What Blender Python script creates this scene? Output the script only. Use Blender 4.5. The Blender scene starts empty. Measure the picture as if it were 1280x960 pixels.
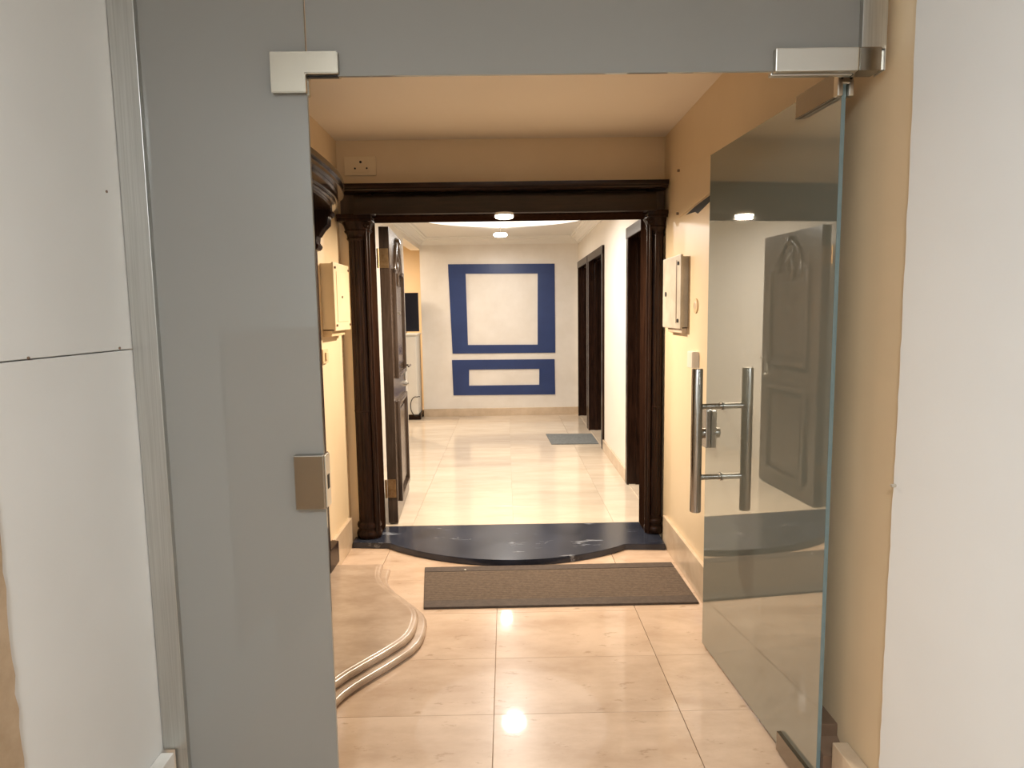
import bpy, bmesh, math, random
from mathutils import Vector, Matrix

random.seed(7)
S = bpy.context.scene
COL = S.collection
PI = math.pi

# ------------------------------------------------------------------ camera
F = 827.43
pitch, roll, yaw = .109011621, -.0146583448, .00794854171
fw = Vector((math.sin(yaw) * math.cos(pitch), math.cos(yaw) * math.cos(pitch), -math.sin(pitch)))
rt = Vector((math.cos(yaw), -math.sin(yaw), 0))
up = rt.cross(fw)
r2 = math.cos(roll) * rt + math.sin(roll) * up
u2 = -math.sin(roll) * rt + math.cos(roll) * up
cam = bpy.data.cameras.new('camera')
cam.sensor_width = 36
cam.lens = F / 1280 * 36
cam.clip_start = .02
co = bpy.data.objects.new('camera', cam)
M = Matrix((r2, u2, -fw)).transposed().to_4x4()
M.translation = (0, 0, 1.52)
co.matrix_world = M
COL.objects.link(co)
S.camera = co

# ------------------------------------------------------------------ world, exposure, lamps
w = bpy.data.worlds.new('world')
S.world = w
w.use_nodes = True
w.node_tree.nodes['Background'].inputs[0].default_value = (.8, .85, .9, 1)
w.node_tree.nodes['Background'].inputs[1].default_value = .02
S.view_settings.view_transform = 'Standard'
S.view_settings.look = 'None'
S.view_settings.gamma = 1
S.view_settings.use_curve_mapping = False
S.view_settings.exposure = 0

WARM = (1, .84, .65)
FAR = (1, .945, .885)
HALL = (.87, .95, 1)


def area(name, loc, size, power, col, rot=(0, 0, 0), spread=PI, shape='DISK'):
    l = bpy.data.lights.new(name, 'AREA')
    l.shape = shape
    l.size = size
    l.energy = power
    l.color = col
    l.spread = spread
    o = bpy.data.objects.new(name, l)
    o.location = loc
    o.rotation_euler = rot
    COL.objects.link(o)
    return o


P_HALL, P_FOYER, P_C, P_A, P_SIDE = 80, 62, 31, 19, 60
area('hall_lamp_light', (-.25, -.95, 2.70), .50, P_HALL, HALL)
area('lintel_lamp_light', (0, 4.195, 2.090), .10, P_FOYER, WARM)
area('far_lamp_light', (.02, 5.90, 2.345), .18, P_C, FAR)
area('far_small_lamp_light', (-.05, 8.20, 2.405), .10, P_A, FAR)
area('side_lamp_light', (-2.2, 9.1, 2.50), .3, P_SIDE, WARM)

# ------------------------------------------------------------------ materials


def new_mat(name):
    m = bpy.data.materials.new(name)
    m.use_nodes = True
    nt = m.node_tree
    return m, nt, nt.nodes['Principled BSDF']


def setp(b, **k):
    names = dict(rough='Roughness', metal='Metallic', ior='IOR', coat='Coat Weight', coat_rough='Coat Roughness',
                 spec='Specular IOR Level', emis='Emission Strength')
    for a, v in k.items():
        b.inputs[names[a]].default_value = v


def rgba(c):
    return (c[0], c[1], c[2], 1)


def noise_mat(name, c1, c2, scale=6, detail=6, stretch=(1, 1, 1), bump=0, bscale=60, lo=.35, hi=.65, rnd=0, **k):
    m, nt, b = new_mat(name)
    N, L = nt.nodes, nt.links
    tc = N.new('ShaderNodeTexCoord')
    mp = N.new('ShaderNodeMapping')
    mp.inputs['Scale'].default_value = stretch
    src = tc.outputs['Object']
    if rnd:
        oi = N.new('ShaderNodeObjectInfo')
        va = N.new('ShaderNodeVectorMath')
        va.operation = 'MULTIPLY_ADD'
        cmb = N.new('ShaderNodeCombineXYZ')
        for i in range(3):
            L.new(oi.outputs['Random'], cmb.inputs[i])
        va.inputs[1].default_value = (17, 23, 9)
        L.new(cmb.outputs[0], va.inputs[0])
        L.new(src, va.inputs[2])
        src = va.outputs[0]
    L.new(src, mp.inputs[0])
    n = N.new('ShaderNodeTexNoise')
    n.inputs['Scale'].default_value = scale
    n.inputs['Detail'].default_value = detail
    n.inputs['Roughness'].default_value = .62
    L.new(mp.outputs[0], n.inputs['Vector'])
    r = N.new('ShaderNodeValToRGB')
    r.color_ramp.elements[0].position = lo
    r.color_ramp.elements[1].position = hi
    r.color_ramp.elements[0].color = rgba(c1)
    r.color_ramp.elements[1].color = rgba(c2)
    L.new(n.outputs['Fac'], r.inputs[0])
    out = r.outputs[0]
    if rnd:
        hs = N.new('ShaderNodeHueSaturation')
        ma = N.new('ShaderNodeMapRange')
        ma.inputs['To Min'].default_value = 1 - rnd
        ma.inputs['To Max'].default_value = 1 + rnd
        L.new(oi.outputs['Random'], ma.inputs[0])
        L.new(ma.outputs[0], hs.inputs['Value'])
        L.new(out, hs.inputs['Color'])
        out = hs.outputs[0]
    L.new(out, b.inputs['Base Color'])
    if bump:
        n2 = N.new('ShaderNodeTexNoise')
        n2.inputs['Scale'].default_value = bscale
        n2.inputs['Detail'].default_value = 4
        L.new(tc.outputs['Object'], n2.inputs['Vector'])
        bp = N.new('ShaderNodeBump')
        bp.inputs['Strength'].default_value = bump
        bp.inputs['Distance'].default_value = .002
        L.new(n2.outputs['Fac'], bp.inputs['Height'])
        L.new(bp.outputs[0], b.inputs['Normal'])
    setp(b, **k)
    return m


def add_specks(m, scale, thr, col, stretch=(1, 1, 1), fac=.6):
    """small darker pits and veins in stone"""
    nt = m.node_tree
    N, L = nt.nodes, nt.links
    b = N['Principled BSDF']
    src = b.inputs['Base Color'].links[0].from_socket
    tc = N.new('ShaderNodeTexCoord')
    mp = N.new('ShaderNodeMapping')
    mp.inputs['Scale'].default_value = stretch
    L.new(tc.outputs['Object'], mp.inputs[0])
    n = N.new('ShaderNodeTexNoise')
    n.inputs['Scale'].default_value = scale
    n.inputs['Detail'].default_value = 8
    n.inputs['Roughness'].default_value = .7
    L.new(mp.outputs[0], n.inputs['Vector'])
    r = N.new('ShaderNodeValToRGB')
    r.color_ramp.elements[0].position = thr
    r.color_ramp.elements[0].color = (0, 0, 0, 1)
    r.color_ramp.elements[1].position = thr + .06
    r.color_ramp.elements[1].color = (fac, fac, fac, 1)
    L.new(n.outputs['Fac'], r.inputs[0])
    mx = N.new('ShaderNodeMix')
    mx.data_type = 'RGBA'
    L.new(r.outputs[0], mx.inputs['Factor'])
    L.new(src, mx.inputs[6])
    mx.inputs[7].default_value = rgba(col)
    L.new(mx.outputs[2], b.inputs['Base Color'])


def plain(name, c, **k):
    m, nt, b = new_mat(name)
    b.inputs['Base Color'].default_value = rgba(c)
    setp(b, **k)
    return m


def glow(name, c, s):
    m, nt, b = new_mat(name)
    b.inputs['Base Color'].default_value = rgba(c)
    b.inputs['Emission Color'].default_value = rgba(c)
    b.inputs['Emission Strength'].default_value = s
    return m


def frosted(name, dc, tcol, ior, mixf):
    m = bpy.data.materials.new(name)
    m.use_nodes = True
    nt = m.node_tree
    N, L = nt.nodes, nt.links
    N.remove(N['Principled BSDF'])
    d = N.new('ShaderNodeBsdfDiffuse')
    d.inputs[0].default_value = rgba(dc)
    t = N.new('ShaderNodeBsdfTranslucent')
    t.inputs[0].default_value = rgba(tcol)
    mx = N.new('ShaderNodeMixShader')
    mx.inputs[0].default_value = mixf
    L.new(d.outputs[0], mx.inputs[1])
    L.new(t.outputs[0], mx.inputs[2])
    g = N.new('ShaderNodeBsdfGlossy')
    g.inputs['Roughness'].default_value = .015
    g.inputs[0].default_value = (.97, .98, .95, 1)
    fr = N.new('ShaderNodeFresnel')
    fr.inputs[0].default_value = ior
    m2 = N.new('ShaderNodeMixShader')
    L.new(fr.outputs[0], m2.inputs[0])
    L.new(mx.outputs[0], m2.inputs[1])
    L.new(g.outputs[0], m2.inputs[2])
    L.new(m2.outputs[0], N['Material Output'].inputs[0])
    return m


M_white = noise_mat('white_plaster', (.70, .685, .65), (.755, .74, .71), scale=1.3, detail=3, rough=.62, bump=.12, bscale=35)
M_white_r = noise_mat('white_plaster_cool', (.84, .86, .865), (.87, .89, .895), scale=1.6, detail=3, rough=.7, bump=.15, bscale=30)
M_peach = noise_mat('peach_paint', (.78, .615, .40), (.82, .65, .43), scale=1.8, detail=3, rough=.38, bump=.08, bscale=25)
M_ceil = noise_mat('foyer_ceiling_paint', (.88, .785, .655), (.90, .805, .675), scale=1.2, detail=2, rough=.8)
M_cream = noise_mat('far_cream_paint', (.78, .73, .655), (.85, .805, .74), scale=2.6, detail=7, rough=.42, bump=.1, bscale=14)
M_cream_w = noise_mat('far_white_paint', (.82, .76, .67), (.86, .80, .71), scale=2, detail=3, rough=.5)
M_fceil = plain('far_ceiling_paint', (.82, .80, .75), rough=.75)
M_blue = noise_mat('blue_paint', (.011, .032, .135), (.015, .040, .155), scale=5, rough=.38)
M_wood = noise_mat('dark_lacquered_wood', (.012, .0055, .0035), (.032, .014, .008), scale=9, stretch=(6, 6, .6), rough=.26, ior=1.3, spec=.4)
M_woodx = noise_mat('dark_lacquered_wood_across', (.012, .0055, .0035), (.030, .014, .008), scale=9, stretch=(.6, 6, 6), rough=.24, ior=1.33, spec=.45)
M_door = noise_mat('dark_door_wood', (.045, .029, .020), (.080, .053, .037), scale=8, stretch=(6, 6, .6), rough=.24, ior=1.4, coat=.25, coat_rough=.1)
M_jamb = noise_mat('dull_dark_wood', (.012, .0055, .0035), (.030, .014, .008), scale=9, stretch=(6, 6, .6), rough=.6, spec=0)
M_fri = noise_mat('polished_dark_wood', (.008, .0035, .0024), (.018, .008, .005), scale=9, stretch=(.6, 6, 6), rough=.3, ior=1.33, coat=.7, coat_rough=.07)
M_can = noise_mat('glossy_brown_wood', (.022, .011, .007), (.05, .027, .017), scale=9, stretch=(6, .6, 6), rough=.22, coat=.8, coat_rough=.1)
M_imp = noise_mat('wall_reflection_wood', (.045, .026, .016), (.085, .05, .03), scale=9, stretch=(6, 6, .6), rough=.3)  # dark wood made lighter: warm wall reflection put into the colour
M_black = plain('black_gap', (.006, .005, .005), rough=.6)
M_steel = noise_mat('brushed_steel', (.50, .49, .46), (.60, .59, .56), scale=4, stretch=(60, 60, .8), metal=1, rough=.34)
M_chrome = plain('polished_steel', (.31, .28, .24), metal=1, rough=.14)
M_satind = plain('aged_satin_steel', (.50, .46, .385), metal=1, rough=.32)
M_satin = plain('satin_steel', (.70, .67, .61), metal=1, rough=.3)
M_bar = noise_mat('brushed_bar_steel', (.36, .34, .31), (.45, .43, .40), scale=4, stretch=(50, 50, .8), metal=1, rough=.2)
M_glass = frosted('frosted_glass', (.36, .355, .335), (.66, .64, .59), 1.6, .45)
M_gdoor = frosted('frosted_door_glass', (.40, .42, .355), (.45, .48, .42), 4.0, .42)
M_gedge = plain('glass_edge', (.17, .24, .25), rough=.15)
M_tile = noise_mat('beige_marble', (.54, .385, .27), (.69, .52, .385), scale=3.6, detail=9, stretch=(.8, 1.7, 1), rnd=.03, rough=.25, spec=.14, coat=.5, coat_rough=.045)
add_specks(M_tile, 8, .60, (.36, .235, .145), (1, 2.6, 1), .55)
add_specks(M_tile, 38, .66, (.25, .15, .09), (1, 1.5, 1), .6)
M_tilef = noise_mat('far_beige_marble', (.62, .51, .39), (.72, .61, .48), scale=2.6, detail=8, stretch=(.7, 2.2, 1), rnd=.05, rough=.12, spec=.5)
M_grout = plain('tile_joint', (.36, .26, .18), rough=.8)
M_groutf = plain('far_tile_joint', (.52, .42, .32), rough=.6)
M_step = noise_mat('step_marble', (.40, .285, .20), (.55, .415, .305), scale=4, detail=9, stretch=(1, 2, 1), rough=.22, bump=.05)
add_specks(M_step, 7, .62, (.42, .29, .2), (1, 2.5, 1), .5)
M_skirt = noise_mat('skirting_marble', (.56, .43, .30), (.68, .54, .39), scale=5, detail=7, rough=.25)
M_skirtw = noise_mat('pale_skirting_marble', (.62, .56, .49), (.76, .72, .66), scale=6, detail=7, rough=.3)
M_skirtd = noise_mat('brown_stone', (.16, .10, .065), (.22, .14, .09), scale=5, detail=7, rough=.4)
M_clad = noise_mat('brown_travertine', (.36, .25, .15), (.52, .38, .25), scale=7, detail=9, rough=.45, bump=.5, bscale=45)
M_slab = noise_mat('black_marble', (.016, .019, .030), (.036, .042, .062), scale=5, detail=8, rough=.22, spec=.5)
add_specks(M_slab, 2.8, .61, (.34, .36, .40), (1, 3.4, 1), .8)
M_mat = noise_mat('brown_mat', (.105, .073, .050), (.145, .103, .072), scale=60, detail=3, rough=.95, bump=.8, bscale=260)
M_matb = noise_mat('brown_mat_border', (.065, .045, .032), (.09, .063, .045), scale=40, detail=3, rough=.8, bump=.4, bscale=200)
M_gmat = noise_mat('grey_mat', (.14, .15, .15), (.20, .21, .21), scale=50, detail=3, rough=.9)
M_boxc = noise_mat('cream_enamel', (.72, .57, .36), (.77, .62, .40), scale=4, rough=.35)
M_boxg = noise_mat('grey_enamel', (.42, .37, .29), (.56, .50, .40), scale=7, rough=.4)
M_plast = plain('cream_plastic', (.68, .50, .29), rough=.4)
M_sock = plain('ivory_plastic', (.86, .71, .48), rough=.35)
M_wplast = plain('white_plastic', (.80, .72, .60), rough=.35)
M_brass = noise_mat('aged_brass', (.28, .17, .08), (.45, .29, .14), scale=30, metal=.8, rough=.4)
M_scr = plain('black_screen', (.012, .012, .018), rough=.22)
M_cab = plain('white_cabinet_paint', (.78, .76, .70), rough=.45)
M_lampc = glow('cool_diffuser', (1, .97, .92), 16)
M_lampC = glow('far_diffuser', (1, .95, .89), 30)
M_ceilglow = glow('ceiling_patch_glow', (1, .96, .91), 1.2)  # weak glow standing for lit ceiling around the far lamp
M_lampw = glow('warm_diffuser', (1, .83, .62), 16)
M_lamph = glow('hall_diffuser', (.97, .98, 1), 8)
M_ring = plain('white_lamp_ring', (.8, .8, .78), rough=.4)

# ------------------------------------------------------------------ mesh helpers


def wpos(p):
    v = Vector((0, 0, 0))
    while p:
        v += p.location
        p = p.parent
    return v


def fixn(b):
    b.normal_update()
    bmesh.ops.recalc_face_normals(b, faces=b.faces[:])
    if b.calc_volume(signed=True) < 0:
        bmesh.ops.reverse_faces(b, faces=b.faces[:])
    b.normal_update()


class MB:
    def __init__(self):
        self.bm = bmesh.new()

    def merge(self, b2):
        me = bpy.data.meshes.new('tmp')
        b2.to_mesh(me)
        b2.free()
        self.bm.from_mesh(me)
        bpy.data.meshes.remove(me)

    def box(self, x0, x1, y0, y1, z0, z1, bev=0, seg=2):
        b = bmesh.new()
        bmesh.ops.create_cube(b, size=1)
        for v in b.verts:
            v.co = Vector((x0 + (v.co.x + .5) * (x1 - x0), y0 + (v.co.y + .5) * (y1 - y0), z0 + (v.co.z + .5) * (z1 - z0)))
        if bev:
            bmesh.ops.bevel(b, geom=b.edges[:], offset=bev, segments=seg, affect='EDGES', profile=.6)
        self.merge(b)
        return self

    def obox(self, origin, ax, ay, az, a, b_, c, bev=0):
        """box in a local frame: a, b_, c are (lo, hi) along ax, ay, az"""
        b = bmesh.new()
        bmesh.ops.create_cube(b, size=1)
        o = Vector(origin)
        for v in b.verts:
            p = v.co + Vector((.5, .5, .5))
            v.co = o + Vector(ax) * (a[0] + p.x * (a[1] - a[0])) + Vector(ay) * (b_[0] + p.y * (b_[1] - b_[0])) + Vector(az) * (c[0] + p.z * (c[1] - c[0]))
        fixn(b)
        if bev:
            bmesh.ops.bevel(b, geom=b.edges[:], offset=bev, segments=2, affect='EDGES', profile=.6)
        self.merge(b)
        return self

    def prism(self, pts, d, bev=0):
        """closed polygon of 3D points extruded by vector d"""
        b = bmesh.new()
        d = Vector(d)
        lo = [b.verts.new(Vector(p)) for p in pts]
        hi = [b.verts.new(Vector(p) + d) for p in pts]
        n = len(pts)
        b.faces.new(lo)
        b.faces.new(list(reversed(hi)))
        for i in range(n):
            b.faces.new((lo[(i + 1) % n], lo[i], hi[i], hi[(i + 1) % n]))
        fixn(b)
        if bev:
            bmesh.ops.bevel(b, geom=b.edges[:], offset=bev, segments=2, affect='EDGES')
        self.merge(b)
        return self

    def tube(self, pts, r, n=12, caps=True):
        b = bmesh.new()
        pts = [Vector(p) for p in pts]
        rings = []
        for i, p in enumerate(pts):
            t = (pts[min(i + 1, len(pts) - 1)] - pts[max(i - 1, 0)]).normalized()
            a = t.orthogonal().normalized() if i == 0 else (prev - t * prev.dot(t)).normalized()
            prev = a
            c = t.cross(a)
            rr = r[i] if isinstance(r, (list, tuple)) else r
            rings.append([b.verts.new(p + (a * math.cos(2 * PI * k / n) + c * math.sin(2 * PI * k / n)) * rr) for k in range(n)])
        for i in range(len(rings) - 1):
            for k in range(n):
                b.faces.new((rings[i][k], rings[i][(k + 1) % n], rings[i + 1][(k + 1) % n], rings[i + 1][k]))
        if caps:
            b.faces.new(rings[0][::-1])
            b.faces.new(rings[-1])
        fixn(b)
        self.merge(b)
        return self

    def lathe(self, prof, c, sx=1, sy=1, n=32, flute=0, nf=0):
        """prof: (radius, z) pairs about a vertical axis at c, squashed by sx, sy"""
        b = bmesh.new()
        rings = []
        for (r, z) in prof:
            ring = []
            for k in range(n):
                a = 2 * PI * k / n
                rr = r * (1 - (flute * (.5 - .5 * math.cos(nf * a)) if nf else 0))
                ring.append(b.verts.new((c[0] + rr * sx * math.cos(a), c[1] + rr * sy * math.sin(a), z)))
            rings.append(ring)
        for i in range(len(rings) - 1):
            for k in range(n):
                b.faces.new((rings[i][k], rings[i][(k + 1) % n], rings[i + 1][(k + 1) % n], rings[i + 1][k]))
        b.faces.new(rings[0][::-1])
        b.faces.new(rings[-1])
        fixn(b)
        self.merge(b)
        return self

    def build(self, name, mat, parent=None, smooth=False, keep=None):
        me = bpy.data.meshes.new(name)
        if parent is not None or keep is not None:
            off = wpos(parent) if parent is not None else Vector(keep)
        else:
            off = Vector((0, 0, 0))
            lo = Vector((min(v.co.x for v in self.bm.verts), min(v.co.y for v in self.bm.verts), min(v.co.z for v in self.bm.verts)))
            hi = Vector((max(v.co.x for v in self.bm.verts), max(v.co.y for v in self.bm.verts), 0))
            off = Vector(((lo.x + hi.x) / 2, (lo.y + hi.y) / 2, lo.z))
        for v in self.bm.verts:
            v.co -= off
        if smooth:
            for f in self.bm.faces:
                f.smooth = True
            for e in self.bm.edges:
                if len(e.link_faces) == 2 and e.calc_face_angle() > math.radians(38):
                    e.smooth = False
        self.bm.to_mesh(me)
        self.bm.free()
        me.materials.append(mat)
        o = bpy.data.objects.new(name, me)
        COL.objects.link(o)
        if parent is not None:
            o.parent = parent
        else:
            o.location = off
        return o


def tag(o, label, cat=None, group=None, kind=None):
    o['label'] = label
    if cat:
        o['category'] = cat
    if group:
        o['group'] = group
    if kind:
        o['kind'] = kind
    return o


def thing(name, loc, label, cat=None, group=None, kind=None):
    o = bpy.data.objects.new(name, None)
    o.empty_display_size = .05
    o.location = loc
    COL.objects.link(o)
    return tag(o, label, cat, group, kind)


def struct(o, label):
    o['kind'] = 'structure'
    o['label'] = label
    return o


XL, XR, YB, YF0 = -1.05, 1.02, 4.30, 4.50       # foyer walls, doorway wall front and back
YG = 1.82                                       # glass partition plane
ZC = 2.60                                       # foyer ceiling
ZF = .04                                        # far floor
YFAR, XFL, XFR, ZFC = 9.40, -1.19, 1.03, 2.555   # far room

# ------------------------------------------------------------------ shell: floors
fl = struct(MB().box(-1.35, 1.35, -2.8, 4.52, -.12, -.008).build('floor', M_grout), 'beige marble tiled floor of the foyer behind the glass partition')
xs = [-1.05, -.77, -.068, .640, 1.02]
ys = [3.217 + .43 * k for k in range(2, -15, -1)]
ys = [4.30] + ys[0:1] + [3.647, 3.217, 2.772, 2.363] + [1.94 - .43 * k for k in range(0, 11)]
ys = sorted(set(round(y, 3) for y in ys), reverse=True)
shared = {}


def tiles(parent, xs, ys, z0, z1, mat, gap=.0012, gy=.0005):
    for i in range(len(ys) - 1):
        for j in range(len(xs) - 1):
            a, b, c, d = xs[j] + gap, xs[j + 1] - gap, ys[i + 1] + gy, ys[i] - gy
            key = (round(b - a, 4), round(d - c, 4), mat.name)
            cx, cy = (a + b) / 2, (c + d) / 2
            off = Vector((cx, cy, z0)) - wpos(parent)
            if key not in shared:
                m = MB()
                m.box(-(b - a) / 2, (b - a) / 2, -(d - c) / 2, (d - c) / 2, 0, z1 - z0, bev=.0009, seg=1)
                me = bpy.data.meshes.new('tile')
                m.bm.to_mesh(me)
                m.bm.free()
                me.materials.append(mat)
                shared[key] = me
            o = bpy.data.objects.new('tile', shared[key])
            COL.objects.link(o)
            o.parent = parent
            o.location = off


tiles(fl, xs, ys, -.010, 0, M_tile)
flf = struct(MB().box(-3.2, 1.35, 4.52, 10.6, -.12, ZF - .008).build('floor', M_groutf), 'pale beige tiled floor of the room beyond the dark doorway')
ysf = [4.505 + .432 * k for k in range(0, 12)] + [YFAR]
tiles(flf, [-3.1, -2.08, -1.38, -.675, .03, .735, 1.03], sorted(ysf, reverse=True), ZF - .010, ZF, M_tilef, .0006, .0003)

# ------------------------------------------------------------------ shell: ceilings
struct(MB().box(-1.35, 1.35, 1.70, YF0, ZC, ZC + .12).build('ceiling', M_ceil), 'peach ceiling of the foyer above the dark doorway')
struct(MB().box(-3.2, 1.35, YF0, 10.6, ZFC, ZFC + .15).build('ceiling', M_fceil), 'white ceiling of the room beyond the doorway')
struct(MB().box(-1.35, 1.35, -2.8, 1.70, 2.76, 2.88).build('ceiling', M_white), 'white ceiling of the hall in front of the glass')

# ------------------------------------------------------------------ shell: walls
struct(MB().box(XL - .14, XL, 1.90, YF0, 0, ZC).build('wall_left', M_peach), 'peach painted left wall of the foyer')
struct(MB().box(XR, XR + .14, 1.676, YF0, 0, 2.76).build('wall_right', M_peach), 'peach painted right wall beside the open glass door')
wb = MB()
wb.box(XL, -.905, YB, YF0, 0, ZC).box(.950, XR, YB, YF0, 0, ZC).box(-.905, .950, YB, YF0, 2.20, ZC)
struct(wb.build('wall_back', M_peach), 'peach wall above and around the dark doorway')

# left hall wall: plaster boards with a joint, then travertine cladding nearer
wl = struct(MB().box(-1.16, -1.030, -2.8, 1.90, 0, 2.76).build('wall_near_left', M_white), 'white boarded wall left of the frosted glass')
ragged = []
b1 = MB().box(-1.030, -1.010, 1.279, 1.815, .10, 1.4325, bev=.0015).build('wall_board', M_white, wl)
b2 = MB().box(-1.030, -1.010, 1.279, 1.815, 1.4355, 2.76, bev=.0015).build('wall_board', M_white, wl)
cl = MB()
pts = []
n = 40
for i in range(n + 1):
    z = i / n * 1.46
    pts.append((-1.030, 1.275 + random.uniform(-.004, .004), z))
pts = [(-1.030, -2.8, 0)] + pts + [(-1.030, -2.8, 1.46)]
cl.prism(pts, (.026, 0, 0))
struct(cl.build('trim_1', M_clad), 'brown travertine cladding at the bottom left corner')
b3 = MB().box(-1.030, -1.010, -2.8, 1.279, 1.46, 2.76).build('wall_board', M_white, wl)

# right hall wall: thick white plaster with a ragged edge over the peach paint
pts = []
n = 90
for i in range(n + 1):
    z = i / n * 2.76
    pts.append((1.004, 1.678 + .003 * math.sin(z * 3.1) + random.uniform(-.0022, .0022), z))
pr_ = MB().prism([(1.004, -2.8, 0)] + pts + [(1.004, -2.8, 2.76)], (.11, 0, 0))
struct(pr_.build('wall_near_right', M_white_r), 'smooth white plastered wall at the right edge')
struct(MB().box(-1.35, 1.35, -2.9, -2.8, 0, 2.88).build('wall_near_back', M_white), 'white wall behind the viewer closing the hall')

# far room walls
struct(MB().box(XFL, 1.35, YFAR, YFAR + .14, 0, ZFC).build('wall_far', M_cream), 'cream mottled far wall carrying the blue frames')
wfl = MB()
wfl.box(XFL - .14, XFL, YF0, 7.90, 0, ZFC).box(XFL - .14, XFL, 7.90, YFAR + .14, 2.40, ZFC)
struct(wfl.build('wall_far_left', M_cream_w), 'white left wall of the far room with an opening')
doors = [(4.62, 5.53), (6.99, 8.12), (8.27, 9.27)]
wfr = MB()
y = YF0
for a, b in doors:
    wfr.box(XFR, XFR + .2, y, a, 0, ZFC)
    wfr.box(XFR, XFR + .2, a, b, 2.17, ZFC)
    y = b
wfr.box(XFR, XFR + .2, y, YFAR, 0, ZFC)
struct(wfr.build('wall_far_right', M_cream_w), 'white right wall of the far room with three door openings')
sr = MB()
sr.box(-3.2, -1.05, 10.45, 10.6, 0, ZFC).box(-3.2, -3.1, 4.6, 10.45, 0, ZFC).box(-1.19, -1.05, YFAR + .14, 10.45, 0, ZFC)
struct(sr.build('wall_side_room', M_peach), 'peach wall of the side room seen through the left opening')

# ------------------------------------------------------------------ skirtings
struct(MB().box(XR - .022, XR, 2.10, 4.16, 0, .195, bev=.003).build('baseboard_right', M_skirt), 'beige marble skirting along the right foyer wall')
struct(MB().box(XL, XL + .024, 3.80, 4.22, 0, .195, bev=.003).build('baseboard_left', M_skirt), 'beige marble skirting on the left foyer wall near the doorway')
struct(MB().box(-1.010, -.972, 1.0, 1.785, 0, .275, bev=.003).build('baseboard_near_left', M_skirtw), 'pale stone skirting under the white left wall')
struct(MB().box(.972, 1.019, 1.0, 1.872, 0, .205, bev=.003).build('baseboard_near_right', M_skirt), 'beige stone skirting block at the lower right corner')
bk = MB().box(.955, XR, 1.935, 2.098, 0, .222, bev=.003)
bk.prism([(.95, 1.94, 0), (.95, 1.94, .185), (.95, 1.905, .165), (.95, 1.878, .155), (.95, 1.878, 0)], (XR - .95, 0, 0))
struct(bk.build('trim_2', M_skirtd), 'dark brown stone block behind the glass door hinge')
struct(MB().box(XFL, XFR, YFAR - .02, YFAR, ZF, .150, bev=.002).build('baseboard_far', M_skirt), 'beige skirting under the blue wall frames')
bs = MB()
bs.box(XFR - .02, XFR, 5.60, 6.96, ZF, .150, bev=.002)
struct(bs.build('baseboard_far_right', M_skirt), 'beige skirting on the far right wall between two doors')

# crown moulding of the far room: stepped cove profile
prof = [(0, -.100), (.018, -.100), (.022, -.088), (.034, -.084), (.040, -.070), (.062, -.046), (.092, -.034), (.098, -.022), (.118, -.018), (.124, 0), (0, 0)]


def crown(name, kind_label, f, d):
    m = MB()
    m.prism([f(u, v) for u, v in prof], d)
    return struct(m.build(name, M_fceil), kind_label)


crown('trim_3', 'white crown moulding on top of the far wall', lambda u, v: (XFL, YFAR - u, ZFC + v), (XFR - XFL, 0, 0))
crown('trim_4', 'white crown moulding along the far right wall', lambda u, v: (XFR - u, YF0, ZFC + v), (0, YFAR - YF0, 0))
crown('trim_5', 'white crown moulding along the far left wall', lambda u, v: (XFL + u, YF0, ZFC + v), (0, YFAR - YF0, 0))

# ------------------------------------------------------------------ blue frames on the far wall


def wall_frame(name, o, i, label):
    m = MB()
    b = m.bm
    y0, y1 = YFAR - .012, YFAR

    def V(p, y):
        return b.verts.new((p[0], y, p[1]))
    of, if_ = [V(p, y0) for p in o], [V(p, y0) for p in i]
    ob, ib = [V(p, y1) for p in o], [V(p, y1) for p in i]
    for k in range(4):
        j = (k + 1) % 4
        b.faces.new((of[k], of[j], if_[j], if_[k]))
        b.faces.new((of[j], of[k], ob[k], ob[j]))
        b.faces.new((if_[k], if_[j], ib[j], ib[k]))
        b.faces.new((ob[k], ib[k], ib[j], ob[j]))
    fixn(b)
    return tag(m.build(name, M_blue), label, 'wall frame', 'blue frames on the far wall')


wall_frame('wall_frame', [(-.796, 2.190), (.694, 2.178), (.696, .930), (-.762, .938)], [(-.553, 2.056), (.457, 2.046), (.446, 1.048), (-.541, 1.058)],
           'large upper blue band frame around a square on the cream wall')
wall_frame('wall_frame', [(-.773, .848), (.685, .838), (.691, .333), (-.763, .342)], [(-.532, .706), (.466, .703), (.463, .475), (-.537, .477)],
           'low wide blue band frame under the larger one')

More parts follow.
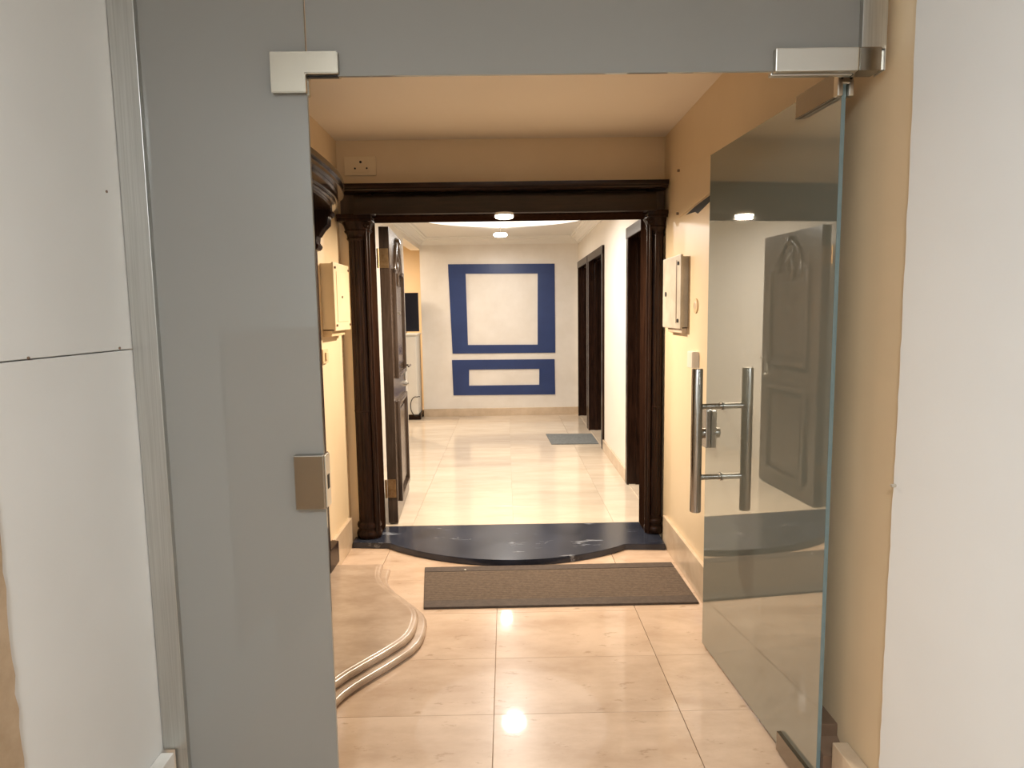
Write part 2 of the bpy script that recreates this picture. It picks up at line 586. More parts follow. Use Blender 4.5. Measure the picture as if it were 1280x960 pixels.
# ------------------------------------------------------------------ right wall door frames of the far room
dl = ['dark door frame at the right, nearest behind the doorway', 'dark door frame beside the grey mat on the right wall', 'dark door frame farthest along, beside the far wall']
for k, (a, b) in enumerate(doors):
    t = thing('door_%d' % (k + 2), (XFR, (a + b) / 2, ZF), dl[k], kind='structure')
    m = MB()
    m.box(XFR - .022, XFR, a - .06, a + .03, ZF, 2.17, bev=.004)
    m.box(XFR - .022, XFR, b - .03, b + .045, ZF, 2.17, bev=.004)
    m.box(XFR - .026, XFR, a - .06, b + .045, 2.10, 2.19, bev=.006)
    m.build('architrave', M_wood, t)
    m = MB()
    m.box(XFR, XFR + .20, b - .03, b, ZF, 2.17).box(XFR, XFR + .20, a, a + .03, ZF, 2.17).box(XFR, XFR + .2, a, b, 2.12, 2.17)
    m.box(XFR + .05, XFR + .09, b - .05, b - .03, ZF, 2.12, bev=.003).box(XFR + .05, XFR + .09, a + .03, b - .03, 2.09, 2.12, bev=.003)
    m.build('jamb_lining', M_wood, t)
    m = MB().box(XFR + .15, XFR + .19, a + .03, b - .03, ZF + .01, 2.12, bev=.003)
    lf = m.build('leaf', M_door, t)
    m = MB()
    for z0, z1 in ((.25, .95), (1.1, 1.95)):
        m.box(XFR + .14, XFR + .15, a + .16, b - .16, z0, z1, bev=.004)
    m.build('panel', M_door, lf)
    MB().box(XFR - .005, XFR + .15, a + .03, b - .03, ZF - .004, ZF + .006).build('threshold', M_tilef, t)

# ------------------------------------------------------------------ main doorway surround (door_1)
d1 = thing('door_1', (.05, YB, ZF), 'dark carved wooden doorway surround with two columns', kind='structure')
OL, OR, OT = -.862, .912, 2.118
m = MB().box(-.905, OL, 4.262, YF0 + .01, ZF, 2.17, bev=.004)
m.build('jamb', M_jamb, d1)
m = MB().box(OR, .950, 4.262, YF0 + .01, ZF, 2.17, bev=.004)
m.build('jamb', M_jamb, d1)
MB().box(-.905, .950, 4.262, YF0 + .01, OT, 2.17, bev=.004).build('head_jamb', M_jamb, d1)
# stepped stop beads on the jambs (the pale vertical glints)
for sx, x in ((1, OL), (-1, OR)):
    m = MB()
    m.tube([(x - sx * .012, 4.256, ZF), (x - sx * .012, 4.256, 2.13)], .010, 10)
    m.tube([(x + sx * .002, 4.275, ZF), (x + sx * .002, 4.275, 2.12)], .007, 10)
    m.build('jamb_bead', M_wood, d1, smooth=True)
for cx, rr in ((-.930, .066), (.970, .048)):
    sx = 1
    sh = MB().lathe([(rr, .17), (rr * 1.01, .6), (rr * 1.0, 1.2), (rr * .95, 2.0)], (cx, YB), 1, .052 / rr * 1.15, n=120, flute=.055, nf=20)
    colm = sh.build('column_shaft', M_wood, d1, smooth=True)
    MB().lathe([(rr * 1.02, .886), (rr * 1.05, .889), (rr * 1.05, .893), (rr * 1.02, .896)], (cx, YB), 1, .052 / rr * 1.15, n=48).build('joint_ring', M_wood, colm, smooth=True)
    bs = MB()
    q = rr + .002
    bp = [(q + .008, ZF), (q + .016, .05), (q + .017, .072), (q + .010, .090), (q + .002, .097), (q + .002, .108), (q + .010, .113), (q + .012, .128), (q + .008, .142), (q - .001, .150), (q - .001, .172)]
    bs.lathe(bp, (cx, YB), 1, 1.0 if rr < .06 else .85, n=48)
    bs.build('column_base', M_wood, d1, smooth=True)
    cp = MB()
    cprof = [(q - .006, 1.975), (q, 1.982), (q + .006, 1.992), (q + .002, 2.0), (q + .004, 2.018), (q + .016, 2.032), (q + .020, 2.040), (q + .014, 2.046), (q + .022, 2.072), (q + .034, 2.092)]
    cp.lathe(cprof, (cx, YB), 1, 1.0 if rr < .06 else .85, n=48)
    hw = .108 if rr > .06 else .078
    x1 = min(cx + hw, XR - .002)
    x0 = max(cx - hw, XL + .002)
    cp.box(x0, x1, YB - .112, YB, 2.090, 2.108, bev=.004)
    cp.box(x0 - .0, x1, YB - .122, YB, 2.106, 2.134, bev=.005)
    cap = cp.build('column_capital', M_wood, d1, smooth=True)
    # small volute scrolls at the inner corners
    ins = cx + .07 if cx < 0 else cx - .06
    v = MB()
    pts = []
    for i in range(26):
        a = i / 25 * 3.2 * PI
        r_ = .020 * (1 - i / 32)
        pts.append((ins + r_ * math.cos(a), YB - .108, 2.062 + r_ * math.sin(a)))
    v.tube(pts, .006, 8)
    v.build('volute', M_wood, cap, smooth=True)
    # impost block above the capital
    MB().box(x0 + .012, x1 - .004, YB - .045, YB, 2.134, 2.262, bev=.004).build('impost_block', M_imp, d1)
# frieze between the impost blocks: gently rounded face
fr = MB()
n = 14
pf = [(4.258, 2.128)]
for i in range(n + 1):
    a = math.radians(5.9 + 14 * i / n)
    # polished face leaning gently back towards the cornice
    pf.append((4.165 + .50 * (math.cos(math.radians(5.9)) - math.cos(a)), 2.128 + .50 * (math.sin(a) - math.sin(math.radians(5.9)))))
pf.append((4.300, pf[-1][1]))
pf.append((4.300, 2.128))
fr.prism([(-.925, y, z) for y, z in pf], (1.868, 0, 0))
fr.build('frieze', M_fri, d1, smooth=True)
bd = MB().tube([(-.800, 4.205, 2.137), (.868, 4.205, 2.137)], .011, 14)
bd.build('bottom_bead', M_fri, d1, smooth=True)
MB().box(-.800, .868, 4.215, 4.262, OT + .0, 2.130, bev=.002).build('lower_fillet', M_jamb, d1)
cn = MB()
cpf = [(4.300, 2.262), (4.170, 2.262), (4.158, 2.268), (4.150, 2.276), (4.138, 2.280), (4.132, 2.290), (4.128, 2.306), (4.300, 2.306)]
cn.prism([(-1.000, y, z) for y, z in cpf], (2.008, 0, 0))
cn.build('cornice', M_woodx, d1, smooth=False)

# black marble threshold slab with a bowed front
pts = [(-1.026, 4.298), (-1.020, 4.185), (-.800, 4.165)]
x0, y0, x1, y1 = -.775, 4.160, .735, 4.070
for i in range(31):
    t = i / 30
    x = x0 + (x1 - x0) * t
    base = y0 + (y1 - y0) * t
    pts.append((x, base - .283 * (4 * t * (1 - t)) ** .92))
pts += [(.990, 4.052), (.997, 4.298), (.911, 4.299), (.911, 4.500), (-.861, 4.500), (-.861, 4.299)]
th = MB().prism([(x, y, .0005) for x, y in pts], (0, 0, ZF - .001), bev=.003)
tag(th.build('threshold_step', M_slab), 'black veined marble threshold slab with a bowed front edge', 'step')

# ------------------------------------------------------------------ open wooden door leaf (left)
hinge = Vector((-.846, 4.535, 0))
ang = math.radians(3.2)
dv = Vector((-math.sin(ang), math.cos(ang), 0))       # along the leaf, away from the hinge
nv = Vector((math.cos(ang), math.sin(ang), 0))        # leaf face normal (towards the room)
uz = Vector((0, 0, 1))
W, T, Z0, Z1 = .86, .068, ZF + .012, 2.10
lf = thing('wooden_door', tuple(hinge + Vector((0, 0, ZF))), 'dark panelled wooden door leaf standing open inwards at left', 'door')


def lb(m, a, n_, z, bev=0):
    return m.obox(hinge, dv, nv, uz, a, n_, z, bev)


lb(MB(), (0, W), (0, T), (Z0, Z1), .003).build('leaf_slab', M_door, lf)
for mz0, mz1 in ((1.06, 1.80), (.17, .90)):
    m = MB()
    for a0, a1, z0, z1 in ((.13, .165, mz0, mz1), (W - .165, W - .13, mz0, mz1), (.165, W - .165, mz0, mz0 + .035)):
        lb(m, (a0, a1), (T, T + .024), (z0, z1), .005)
    if mz0 < 1:
        lb(m, (.165, W - .165), (T, T + .024), (mz1 - .035, mz1), .005)
    else:
        lb(m, (.13, .27), (T, T + .024), (mz1, mz1 + .03), .005)
        lb(m, (W - .27, W - .13), (T, T + .024), (mz1, mz1 + .03), .005)
        lb(m, (.13, .165), (T, T + .024), (mz1, mz1 + .03), .003)
        pts = []
        for i in range(21):
            a = PI * i / 20
            p = hinge + dv * (W / 2 + .165 * math.cos(a)) + nv * (T + .004) + uz * (mz1 + .02 + .21 * math.sin(a))
            pts.append(p)
        m.tube(pts, .017, 10)
    m.build('panel_moulding', M_door, lf, smooth=True)
    m = MB()
    lb(m, (.21, W - .21), (T, T + .008), (mz0 + .08, mz1 - .08), .006)
    m.build('raised_field', M_door, lf)
# carved finial and leaf scroll in the arch
m = MB()
c0 = hinge + dv * (W / 2) + nv * (T + .004)
m.tube([c0 + uz * 2.005, c0 + uz * 2.03, c0 + uz * 2.055, c0 + uz * 2.07], [.012, .034, .030, .006], 12)
pts = [c0 + dv * (.05 * math.sin(i / 12 * PI * 1.6)) + uz * (1.78 + .19 * i / 12) for i in range(13)]
m.tube(pts, [.006 + .020 * math.sin(PI * i / 12) for i in range(13)], 10)
pts = [c0 + dv * (-.06 * math.sin(i / 10 * PI)) + uz * (1.70 + .22 * i / 10) for i in range(11)]
m.tube(pts, [.005 + .014 * math.sin(PI * i / 10) for i in range(11)], 10)
m.build('carving', M_door, lf, smooth=True)
for z0, z1 in ((1.825, 1.955), (1.30, 1.34), (.235, .365)):
    m = MB()
    if z1 - z0 > .1:
        lb(m, (-.004, .001), (.002, T - .008), (z0, z1), .001)
        m.tube([hinge + Vector((-.008, -.006, z0)), hinge + Vector((-.008, -.006, z1))], .008, 10)
        for zz in (z0 + .02, (z0 + z1) / 2, z1 - .02):
            m.tube([hinge - dv * .006 + nv * .03 + uz * zz, hinge + nv * .03 + uz * zz], .005, 8)
        h = m.build('hinge', M_brass, lf)
        h['label'] = 'aged brass hinge plate'
# lever handle, escutcheons, peephole
m = MB()
hp = hinge + dv * (W - .09) + nv * T
m.obox(hp, dv, nv, uz, (-.022, .022), (0, .008), (.99, 1.17), .004)
pl = m.build('handle_plate', M_satin, lf)
m = MB()
m.tube([hp + uz * 1.105, hp + nv * .045 + uz * 1.105], .009, 10)
m.tube([hp + nv * .045 + uz * 1.105 + dv * .01, hp + nv * .048 + uz * 1.108 - dv * .06, hp + nv * .046 + uz * 1.103 - dv * .125], [.011, .010, .007], 10)
m.build('lever', M_chrome, pl, smooth=True)
m = MB()
m.tube([hp + uz * .96, hp + nv * .020 + uz * .96], .022, 16)
m.tube([hp + nv * .02 + uz * .96, hp + nv * .032 + uz * .96], .010, 12)
m.build('lock_cylinder', M_satin, lf, smooth=True)
m = MB()
c1 = hinge + dv * (W / 2) + nv * (T + .008) + uz * 1.52
m.tube([c1, c1 + nv * .010], .012, 16)
m.build('peephole', M_satin, lf, smooth=True)

# ------------------------------------------------------------------ frosted glass partition
gp = thing('glass_partition', (-.2, YG, 0), 'fixed grey frosted glass side pane and overhead pane with steel fittings', 'partition')
MB().box(-.985, -.512, YG - .006, YG + .006, .004, 2.755, bev=.0012).build('side_pane', M_glass, gp)
MB().box(-.508, .975, YG - .006, YG + .006, 2.139, 2.755, bev=.0012).build('header_pane', M_glass, gp)
m = MB().box(-1.008, -.940, YG - .024, YG + .024, 0.276, 2.755, bev=.0012).box(-.971, -.940, YG - .024, YG + .024, 0, .276, bev=.0012)
o = m.build('wall_channel', M_steel, gp)
o = MB().box(.936, XR - .001 - .018, YG - .024, YG + .024, 2.186, 2.755, bev=.0012).build('wall_channel', M_steel, gp)
# L shaped corner patch
zt, zm, zb, xl, xm, xr = 2.196, 2.141, 2.094, -.600, -.510, -.425
for yy, nm in ((YG - .024, 'corner_patch'), (YG + .006, 'corner_patch')):
    m = MB().prism([(xl, yy, zt), (xl, yy, zb), (xm, yy, zb), (xm, yy, zm), (xr, yy, zm), (xr, yy, zt)], (0, .018, 0), bev=.0022)
    o = m.build(nm, M_satind, gp)
    o['label'] = 'satin steel corner clamp'
m = MB().box(-.512, xr - .004, YG - .006, YG + .006, 2.137, 2.141)
m.build('patch_gasket', M_black, gp)
# strike box
m = MB().box(-.590, -.507, YG - .030, YG + .026, .982, 1.135, bev=.003)
sb = m.build('strike_box', M_chrome, gp)
m = MB().box(-.507, -.5035, YG - .022, YG + .022, .985, 1.132, bev=.001)
st = m.build('strike_plate', M_satin, sb)
MB().box(-.5035, -.5028, YG - .010, YG + .010, 1.035, 1.075).build('bolt_hole', M_black, sb)
# overhead pivot patch
m = MB().box(.712, .930, YG - .026, YG - .006, 2.131, 2.190, bev=.003)
o = m.build('pivot_patch', M_satin, gp)
m = MB().box(.712, .930, YG + .006, YG + .026, 2.131, 2.190, bev=.003)
m.build('pivot_patch', M_satin, gp)
m = MB().box(.930, .988, YG - .027, YG + .027, 2.131, 2.190, bev=.003)
m.build('pivot_end', M_chrome, gp)
m = MB().box(.996, .9995, YG - .026, YG + .026, 2.131, 2.194, bev=.001).box(.988, .996, YG - .015, YG + .015, 2.136, 2.184)
m.build('wall_plate', M_satin, gp)

# ------------------------------------------------------------------ open glass door
H = Vector((.943, 1.895, 0))
E_ = Vector((.874, 2.850, 0))
gd = (E_ - H).normalized()
gn = Vector((-gd.y, gd.x, 0))           # towards the passage (-X)
GW = (E_ - H).length
door = thing('glass_door', tuple(H), 'open frosted glass door with long steel pull, mirroring the room', 'door')


def gb(m, a, n_, z, bev=0):
    return m.obox(H, gd, gn, uz, a, n_, z, bev)


gb(MB(), (0.0015, GW - .0015), (-.006, .006), (.014, 2.158)).build('pane', M_gdoor, door)
m = MB()
gb(m, (0, .0015), (-.006, .006), (.014, 2.158))
gb(m, (GW - .0015, GW), (-.006, .006), (.014, 2.158))
m.build('glass_edge', M_gedge, door)['label'] = 'green polished glass edge'
# top patch fitting
m = MB()
gb(m, (.012, .225), (.006, .021), (2.098, 2.166), .002)
gb(m, (.012, .225), (-.021, -.006), (2.098, 2.166), .002)
tp = m.build('top_patch', M_chrome, door)
m = MB()
gb(m, (-.010, .012), (.008, .024), (2.096, 2.168), .004)
gb(m, (-.010, .012), (-.024, -.008), (2.096, 2.168), .004)
gb(m, (-.010, .012), (-.022, .022), (2.128, 2.178), .004)
m.build('patch_cap', M_satin, tp)
m = MB()
for s in (-.013, .013):
    m.tube([H + gd * -.0102 + gn * s + uz * 2.142, H + gd * -.012 + gn * s + uz * 2.142], .0035, 10)
m.build('screw', M_black, tp)
m = MB().tube([H + gd * .03 + uz * 2.166, H + gd * .03 + uz * 2.19], .009, 12)
m.build('pivot_pin', M_chrome, tp)
# bottom patch fitting
m = MB()
gb(m, (.012, .225), (.006, .021), (.010, .078), .002)
gb(m, (.012, .225), (-.021, -.006), (.010, .078), .002)
m.build('bottom_patch', M_chrome, door)
# pull handle on both faces, with collared stand-offs
sD = .785
for side in (1, -1):
    off = .112 * side if side > 0 else -.100
    p = H + gd * sD + gn * off
    m = MB().tube([p + uz * .682, p + uz * .686, p + uz * 1.275, p + uz * 1.279], [.0205, .0225, .0225, .0205], 24)
    bar = m.build('pull_handle', M_bar, door, smooth=True)
    for z in (1.123, .828):
        q = H + gd * sD
        m = MB().tube([q + gn * (.007 * side) + uz * z, q + gn * (.012 * side) + uz * z, q + gn * (.0121 * side) + uz * z, p + uz * z], [.0165, .0165, .0115, .0115], 16)
        m.build('standoff', M_bar, bar, smooth=True)
# lock case near the free edge
m = MB()
gb(m, (GW - .062, GW + .002), (.006, .030), (.925, 1.088), .004)
gb(m, (GW - .062, GW + .002), (-.026, -.006), (.925, 1.088), .004)
lk = m.build('lock_case', M_bar, door)
m = MB()
q = H + gd * (GW - .03)
m.tube([q + gn * .03 + uz * .985, q + gn * .052 + uz * .985], .022, 18)
m.build('lock_cylinder', M_bar, lk, smooth=True)

# ------------------------------------------------------------------ mats
mt = thing('door_mat', (.25, 3.55, .0), 'long brown ribbed door mat in front of the black slab', 'mat')


def quad(a, b, c, d, z0, z1):
    return MB().prism([(p[0], p[1], z0) for p in (a, b, c, d)], (0, 0, z1 - z0), bev=.002)


TL, TR, BR, BL = Vector((-.506, 3.815)), Vector((.972, 3.828)), Vector((.978, 3.275)), Vector((-.446, 3.269))


def lp(a, b, t):
    return a + (b - a) * t


ft, fb = .135, .845
quad(lp(TL, BL, ft), lp(TR, BR, ft), lp(TR, BR, fb), lp(TL, BL, fb), .0005, .0095).build('mat_field', M_mat, mt)
o = quad(TL, TR, lp(TR, BR, ft), lp(TL, BL, ft), .0005, .011).build('border', M_matb, mt)
o['label'] = 'darker border strip'
o = quad(lp(TL, BL, fb), lp(TR, BR, fb), BR, BL, .0005, .011).build('border', M_matb, mt)
o['label'] = 'darker border strip'
rb = MB()
for i in range(22):
    t = .16 + .66 * (i + .5) / 22
    a, b = lp(TL, BL, t - .006), lp(TR, BR, t - .006)
    c, d = lp(TR, BR, t + .006), lp(TL, BL, t + .006)
    rb.prism([(p[0], p[1], .0095) for p in (a, b, c, d)], (0, 0, .0006))
o = rb.build('rib', M_mat, mt)
o['kind'] = 'stuff'
tag(MB().prism([(x, y, ZF + .0005) for x, y in ((.462, 7.86), (1.010, 7.83), (1.012, 7.235), (.486, 7.25))], (0, 0, .010), bev=.002).build('floor_mat', M_gmat),
    'small grey floor mat in front of the right doors', 'mat')
tag(MB().lathe([(.004, .0112), (.007, .0125), (.006, .016), (.003, .018)], (-.262, 3.755), n=8).build('litter_scrap', M_wplast), 'tiny pale scrap lying on the brown mat', 'litter')

# ------------------------------------------------------------------ marble step of the left doorway (two rounded tiers)
half = [(0.0, -.400), (.06, -.402), (.12, -.412), (.18, -.434), (.24, -.472), (.31, -.520), (.38, -.572), (.45, -.622), (.51, -.656), (.57, -.678), (.63, -.690), (.70, -.696), (.76, -.697)]
yc = 2.985


def step_outline(inset):
    P = [(yc + a, x) for a, x in half] + [(yc - a, x) for a, x in half[1:]]
    P = sorted(P)
    out = []
    for i, (yy, x) in enumerate(P):
        a = P[max(i - 1, 0)]
        b = P[min(i + 1, len(P) - 1)]
        t = Vector((b[1] - a[1], b[0] - a[0])).normalized()
        nrm = Vector((t.y, -t.x))
        out.append((x - nrm.x * inset, yy - nrm.y * inset))
    y0 = yc - .76 + inset * .35
    y1 = yc + .76 - inset * .35
    out = [(x, min(max(yy, y0), y1)) for x, yy in out]
    return [(XL + .001, y0)] + out + [(XL + .001, y1)]


stp = thing('marble_step', (-.85, yc, 0), 'curved beige marble step at the left doorway behind the frosted pane', 'step')


def tier(z0, z1, inset, name):
    m = MB()
    b = m.bm
    rings = []
    nn = 7
    R_ = (z1 - z0) / 2
    for i in range(nn):
        a = -PI / 2 + PI * i / (nn - 1)
        rings.append(([(x, yy) for x, yy in step_outline(inset + .016 - .016 * math.cos(a))], z0 + R_ + R_ * math.sin(a)))
    vr = [[b.verts.new((x, yy, z)) for x, yy in o] for o, z in rings]
    k = len(vr[0])
    for i in range(nn - 1):
        for j in range(k):
            b.faces.new((vr[i][j], vr[i][(j + 1) % k], vr[i + 1][(j + 1) % k], vr[i + 1][j]))
    b.faces.new(vr[0][::-1])
    b.faces.new(vr[-1])
    fixn(b)
    m.build(name, M_step, stp, smooth=True)


tier(.0005, .034, 0, 'lower_tier')
tier(.034, .068, .040, 'upper_tier')
tier(.066, .0705, .066, 'top_slab')

# ------------------------------------------------------------------ left doorway behind the frosted pane: frame, canopy, corbel
ld = thing('door_5', (XL, yc, 0), 'dark wooden left doorway with curved canopy, mostly behind frosted glass', kind='structure')
MB().box(XL, XL + .022, yc - .62, yc + .62, .07, 2.02, bev=.003).build('leaf', M_door, ld)
for s in (-1, 1):
    ya, yb_ = sorted((yc + s * .60, yc + s * .69))
    MB().box(XL, XL + .030, ya, yb_, .068, 2.02, bev=.004).build('jamb', M_wood, ld)
    ya, yb_ = sorted((yc + s * .61, yc + s * .800))
    MB().box(XL, XL + .046, ya, yb_, .068, .195, bev=.004).build('plinth_block', M_wood, ld)
MB().box(XL, XL + .06, yc - .76, yc + .76, 2.00, 2.10, bev=.004).build('head_board', M_woodx, ld)


def canopy_outline(inset, yend):
    out = []
    n = 30
    for i in range(n + 1):
        t = -1 + 2 * i / n
        x = -.785 - .095 * abs(t) ** 2.4
        yy = yc + t * (yend - .03)
        out.append((x - inset, yy))
    # round the end corners
    return [(XL + .001, yc - yend), (out[0][0] - .05, yc - yend), (out[0][0] - .015, yc - yend + .008)] + out[1:-1] + [(out[-1][0] - .015, yc + yend - .008), (out[-1][0] - .05, yc + yend), (XL + .001, yc + yend)]


cnp = MB()
for z0, z1, ins, ye in ((2.175, 2.205, 0, .790), (2.158, 2.175, .012, .780), (2.143, 2.158, .004, .784), (2.095, 2.143, .030, .760), (2.080, 2.095, .040, .750), (2.060, 2.080, .058, .735)):
    cnp.prism([(x, yy, z0) for x, yy in canopy_outline(ins, ye)], (0, 0, z1 - z0), bev=.0025)
cnp.build('canopy', M_can, ld)
for s in (1, -1):
    yy = yc + s * .60
    cb = MB()
    pr2 = [(XL, 2.06), (-.905, 2.06), (-.905, 2.035), (-.93, 2.025), (-.935, 1.99), (-.965, 1.965), (-.985, 1.93), (-.99, 1.895), (-.975, 1.88), (-.985, 1.86), (-1.01, 1.855), (XL, 1.86)]
    cb.prism([(x, yy - .045, z) for x, z in pr2], (0, .09, 0), bev=.004)
    c = cb.build('corbel', M_wood, ld)
    m = MB()
    for dy in (-.022, .0, .022):
        m.tube([(-.928, yy + dy, 2.03), (-.931, yy + dy, 1.99), (-.960, yy + dy, 1.962), (-.982, yy + dy, 1.93)], .008, 8)
    m.build('flute', M_wood, c, smooth=True)

# ------------------------------------------------------------------ wall fixtures in the foyer
# cream meter box, left wall
bx = thing('meter_box', (XL, 3.985, 1.43), 'cream metal box on the left wall beside the dark column', 'electrical box')
MB().box(XL, XL + .066, 3.815, 4.165, 1.432, 1.808, bev=.003).build('case', M_boxc, bx)
lid = MB().box(XL + .066, XL + .078, 3.805, 4.175, 1.424, 1.814, bev=.003).build('lid', M_boxc, bx)
MB().box(XL + .078, XL + .081, 3.86, 4.12, 1.475, 1.765, bev=.002).build('lid_panel', M_boxc, lid)
for yy, zz in ((3.83, 1.455), (3.83, 1.785), (4.15, 1.455), (4.15, 1.785), (3.97, 1.62)):
    MB().tube([(XL + .078, yy, zz), (XL + .0865, yy, zz)], .007, 10).build('screw', M_skirtd, lid)
MB().box(XL, XL + .05, 3.82, 4.13, 1.392, 1.425, bev=.002).build('lower_strip', M_plast, bx)  # strip below the case, a little darker than it
# grey box, right wall
bx = thing('fuse_box', (XR, 3.88, 1.41), 'weathered grey metal box on the right wall beside the column', 'electrical box')
MB().box(XR - .034, XR, 3.715, 4.10, 1.418, 1.812, bev=.003).build('case', M_boxg, bx)
lid = MB().box(XR - .048, XR - .034, 3.700, 4.115, 1.410, 1.822, bev=.004).build('lid', M_boxg, bx)
MB().box(XR - .0495, XR - .048, 3.780, 3.795, 1.440, 1.795).build('lid_groove', M_skirtd, lid)
for yy, zz in ((3.745, 1.775), (3.745, 1.455)):
    MB().tube([(XR - .048, yy, zz), (XR - .054, yy, zz)], .011, 12).build('screw', M_black, lid)
MB().tube([(XR - .048, 4.03, 1.61), (XR - .053, 4.03, 1.61)], .014, 14).build('keyhole', M_black, lid)
MB().box(XR - .03, XR, 3.73, 4.05, 1.385, 1.412, bev=.002).build('lower_strip', M_skirt, bx)  # ledge strip darker than the wall, shadow under the box put into its colour
# doorbell push, left
bb = thing('bell_push', (XL, 3.80, 1.28), 'small cream bell push below the meter box', 'switch')
MB().box(XL, XL + .014, 3.752, 3.862, 1.240, 1.322, bev=.004).build('plate', M_plast, bb)
MB().box(XL + .014, XL + .024, 3.785, 3.83, 1.258, 1.303, bev=.004).build('button', M_plast, bb)
# socket plate on the back wall
sk = thing('wall_socket', (-.902, YB, 2.44), 'cream three pin socket plate above the left column', 'socket')
MB().box(-1.000, -.800, YB - .010, YB, 2.385, 2.502, bev=.003).build('plate', M_sock, sk)
fp = MB().box(-.950, -.850, YB - .0125, YB - .010, 2.402, 2.486, bev=.001).build('face', M_sock, sk)
for x, z, r_ in ((-.896, 2.466, .008), (-.932, 2.427, .006), (-.858, 2.428, .006)):
    MB().tube([(x, YB - .0124, z), (x, YB - .0132, z)], r_, 12).build('pin_hole', M_black, fp)
# little white wedge box on the right wall
wbx = MB()
wbx.prism([(XR, 3.485, 1.205), (XR - .034, 3.500, 1.205), (XR - .036, 3.590, 1.205), (XR, 3.625, 1.205)], (0, 0, .088), bev=.003)
tag(wbx.build('bell_box', M_wplast), 'small white plastic box above the steel door pull', 'switch')
# round outlet
ov = thing('round_plate', (XR, 3.556, 1.537), 'small round cream plate on the right wall beside the grey box', 'cover plate')
MB().tube([(XR, 3.556, 1.537), (XR - .006, 3.556, 1.537), (XR - .007, 3.556, 1.537)], [.040, .040, .034], 24).build('plate', M_plast, ov, smooth=True)
MB().tube([(XR - .007, 3.556, 1.537), (XR - .009, 3.556, 1.537)], [.022, .018], 20).build('centre', M_skirt, ov, smooth=True)
# access cover hanging loose
ac = thing('access_cover', (XR, 3.62, 2.06), 'loose peach access cover gaping at its lower edge high on the right wall', 'cover plate')
m = MB().prism([(XR, 3.930, 2.335), (XR, 3.29, 2.265), (XR - .006, 3.29, 2.085), (XR, 3.930, 2.048)], (-.007, 0, 0), bev=.002)
m.build('panel', M_peach, ac)
m = MB().prism([(XR, 3.78, 2.044), (XR, 3.60, 2.062), (XR, 3.32, 2.078), (XR, 3.32, 2.050), (XR, 3.55, 2.018), (XR, 3.60, 2.034)], (-.002, 0, 0))
m.build('dark_gap', M_black, ac)
for yy, zz in ((3.90, 2.31), (3.91, 2.07)):
    MB().tube([(XR - .010, yy, zz), (XR - .022, yy, zz)], .008, 10).build('screw', M_skirtd, ac)

# ------------------------------------------------------------------ marks on the hall walls
for yy, zz, lab in ((1.735, 1.838, 'lone nail head high on the white left wall'), (1.405, 1.437, 'nail head on the board joint near the left edge'), (1.738, 1.440, 'nail head on the board joint near the steel channel')):
    tag(MB().tube([(-1.010, yy, zz), (-1.0075, yy, zz), (-1.007, yy, zz)], [.0035, .0035, .002], 10).build('nail', M_skirtd), lab, 'nail', 'nails in the white wall')
tag(MB().tube([(1.004, 1.668, 1.057), (.992, 1.668, 1.057), (.991, 1.668, 1.057)], [.0045, .0045, .003], 10).build('wall_plug', M_satin), 'small metal plug at the edge of the right plaster', 'plug')

# ------------------------------------------------------------------ side room things
cb = thing('cabinet', (-1.70, 9.34, ZF), 'white cabinet on a dark plinth in the side room at left', 'cabinet')
MB().box(-2.25, -1.232, 9.12, 9.56, .115, 1.215, bev=.004).build('body', M_cab, cb)
MB().box(-2.24, -1.205, 9.14, 9.55, ZF, .115, bev=.003).build('plinth', M_wood, cb)
MB().box(-2.27, -1.216, 9.10, 9.57, 1.215, 1.238, bev=.004).build('top', M_cab, cb)
dr = MB().box(-1.74, -1.245, 9.108, 9.12, .135, 1.195, bev=.003).build('door', M_cab, cb)
MB().tube([(-1.70, 9.10, .60), (-1.70, 9.10, .74)], .006, 10).build('handle', M_satin, dr)
tv = thing('television', (-1.62, 9.35, 1.238), 'black flat screen standing on the white cabinet', 'television')
MB().box(-2.15, -1.215, 9.30, 9.345, 1.262, 1.800, bev=.004).build('screen', M_scr, tv)
MB().box(-1.85, -1.40, 9.25, 9.42, 1.2385, 1.264, bev=.004).build('stand', M_scr, tv)
pts = []
for i in range(22):
    a = PI * .42 + 1.35 * PI * i / 21
    pts.append((-1.26 + .075 * math.cos(a), 9.085 - .01 * math.sin(a), .235 + .135 * math.sin(a)))
pts = [(-1.20, 9.07, .372), (-1.225, 9.07, .373)] + pts
tag(MB().tube(pts, .006, 8).build('cable', M_black), 'black cable looped beside the white cabinet', 'cable')

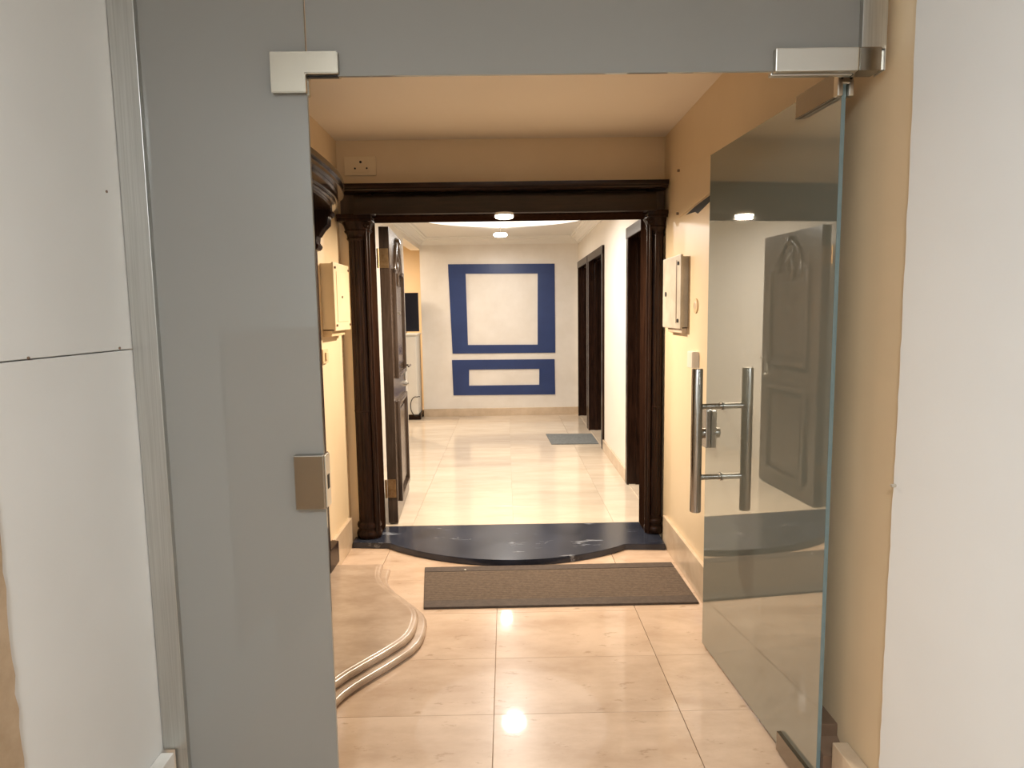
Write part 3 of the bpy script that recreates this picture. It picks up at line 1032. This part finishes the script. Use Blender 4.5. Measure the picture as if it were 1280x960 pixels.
# ------------------------------------------------------------------ lamps
def ceil_light(loc, r, h, mat, label, group):
    t = thing('ceiling_light', loc, label, 'ceiling light', group)
    x, y, z = loc
    MB().lathe([(r * .07, z - h * .72), (r * .07, z)], (x, y), n=40).build('stem', M_satind, t, smooth=True)
    MB().lathe([(r * .55, z - h), (r * .9, z - h * .94), (r, z - h * .82), (r * .9, z - h * .68)], (x, y), n=40).build('diffuser', mat, t, smooth=True)


tl = thing('ceiling_light', (0, 6.00, ZFC), 'lamp core in a large glowing disc added for the bright ceiling patch under the lintel', 'ceiling light', 'ceiling lights')
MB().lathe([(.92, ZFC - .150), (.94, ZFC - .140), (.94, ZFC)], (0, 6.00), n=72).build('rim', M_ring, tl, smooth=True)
MB().lathe([(.60, ZFC - .192), (.82, ZFC - .186), (.90, ZFC - .168), (.91, ZFC - .148)], (0, 6.00), n=72).build('diffuser', M_ceilglow, tl, smooth=True)  # added glowing disc in place of the bright ceiling around the lamp core
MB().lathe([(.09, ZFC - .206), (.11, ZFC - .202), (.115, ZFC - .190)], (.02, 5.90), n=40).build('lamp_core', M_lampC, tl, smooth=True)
ceil_light((-.05, 8.20, ZFC), .085, .130, M_lampc, 'small round white ceiling light near the blue frames', 'ceiling lights')
dn = thing('puck_light', (0, 4.195, 2.128), 'small warm round lamp glowing under the lintel of the dark doorway', 'lamp')
MB().lathe([(.058, 2.112), (.060, 2.114), (.060, 2.1275)], (0, 4.195), n=36).build('rim', M_ring, dn, smooth=True)
MB().lathe([(.040, 2.094), (.052, 2.097), (.057, 2.103), (.057, 2.112)], (0, 4.195), n=36).build('diffuser', M_lampw, dn, smooth=True)
hl = thing('hall_light', (-.25, -.95, 2.76), 'round white ceiling light of the hall over the viewer', 'ceiling light')
MB().lathe([(.27, 2.72), (.28, 2.73), (.28, 2.76)], (-.25, -.95), n=40).build('rim', M_ring, hl, smooth=True)
MB().lathe([(.22, 2.708), (.255, 2.714), (.26, 2.72)], (-.25, -.95), n=40).build('diffuser', M_lamph, hl, smooth=True)
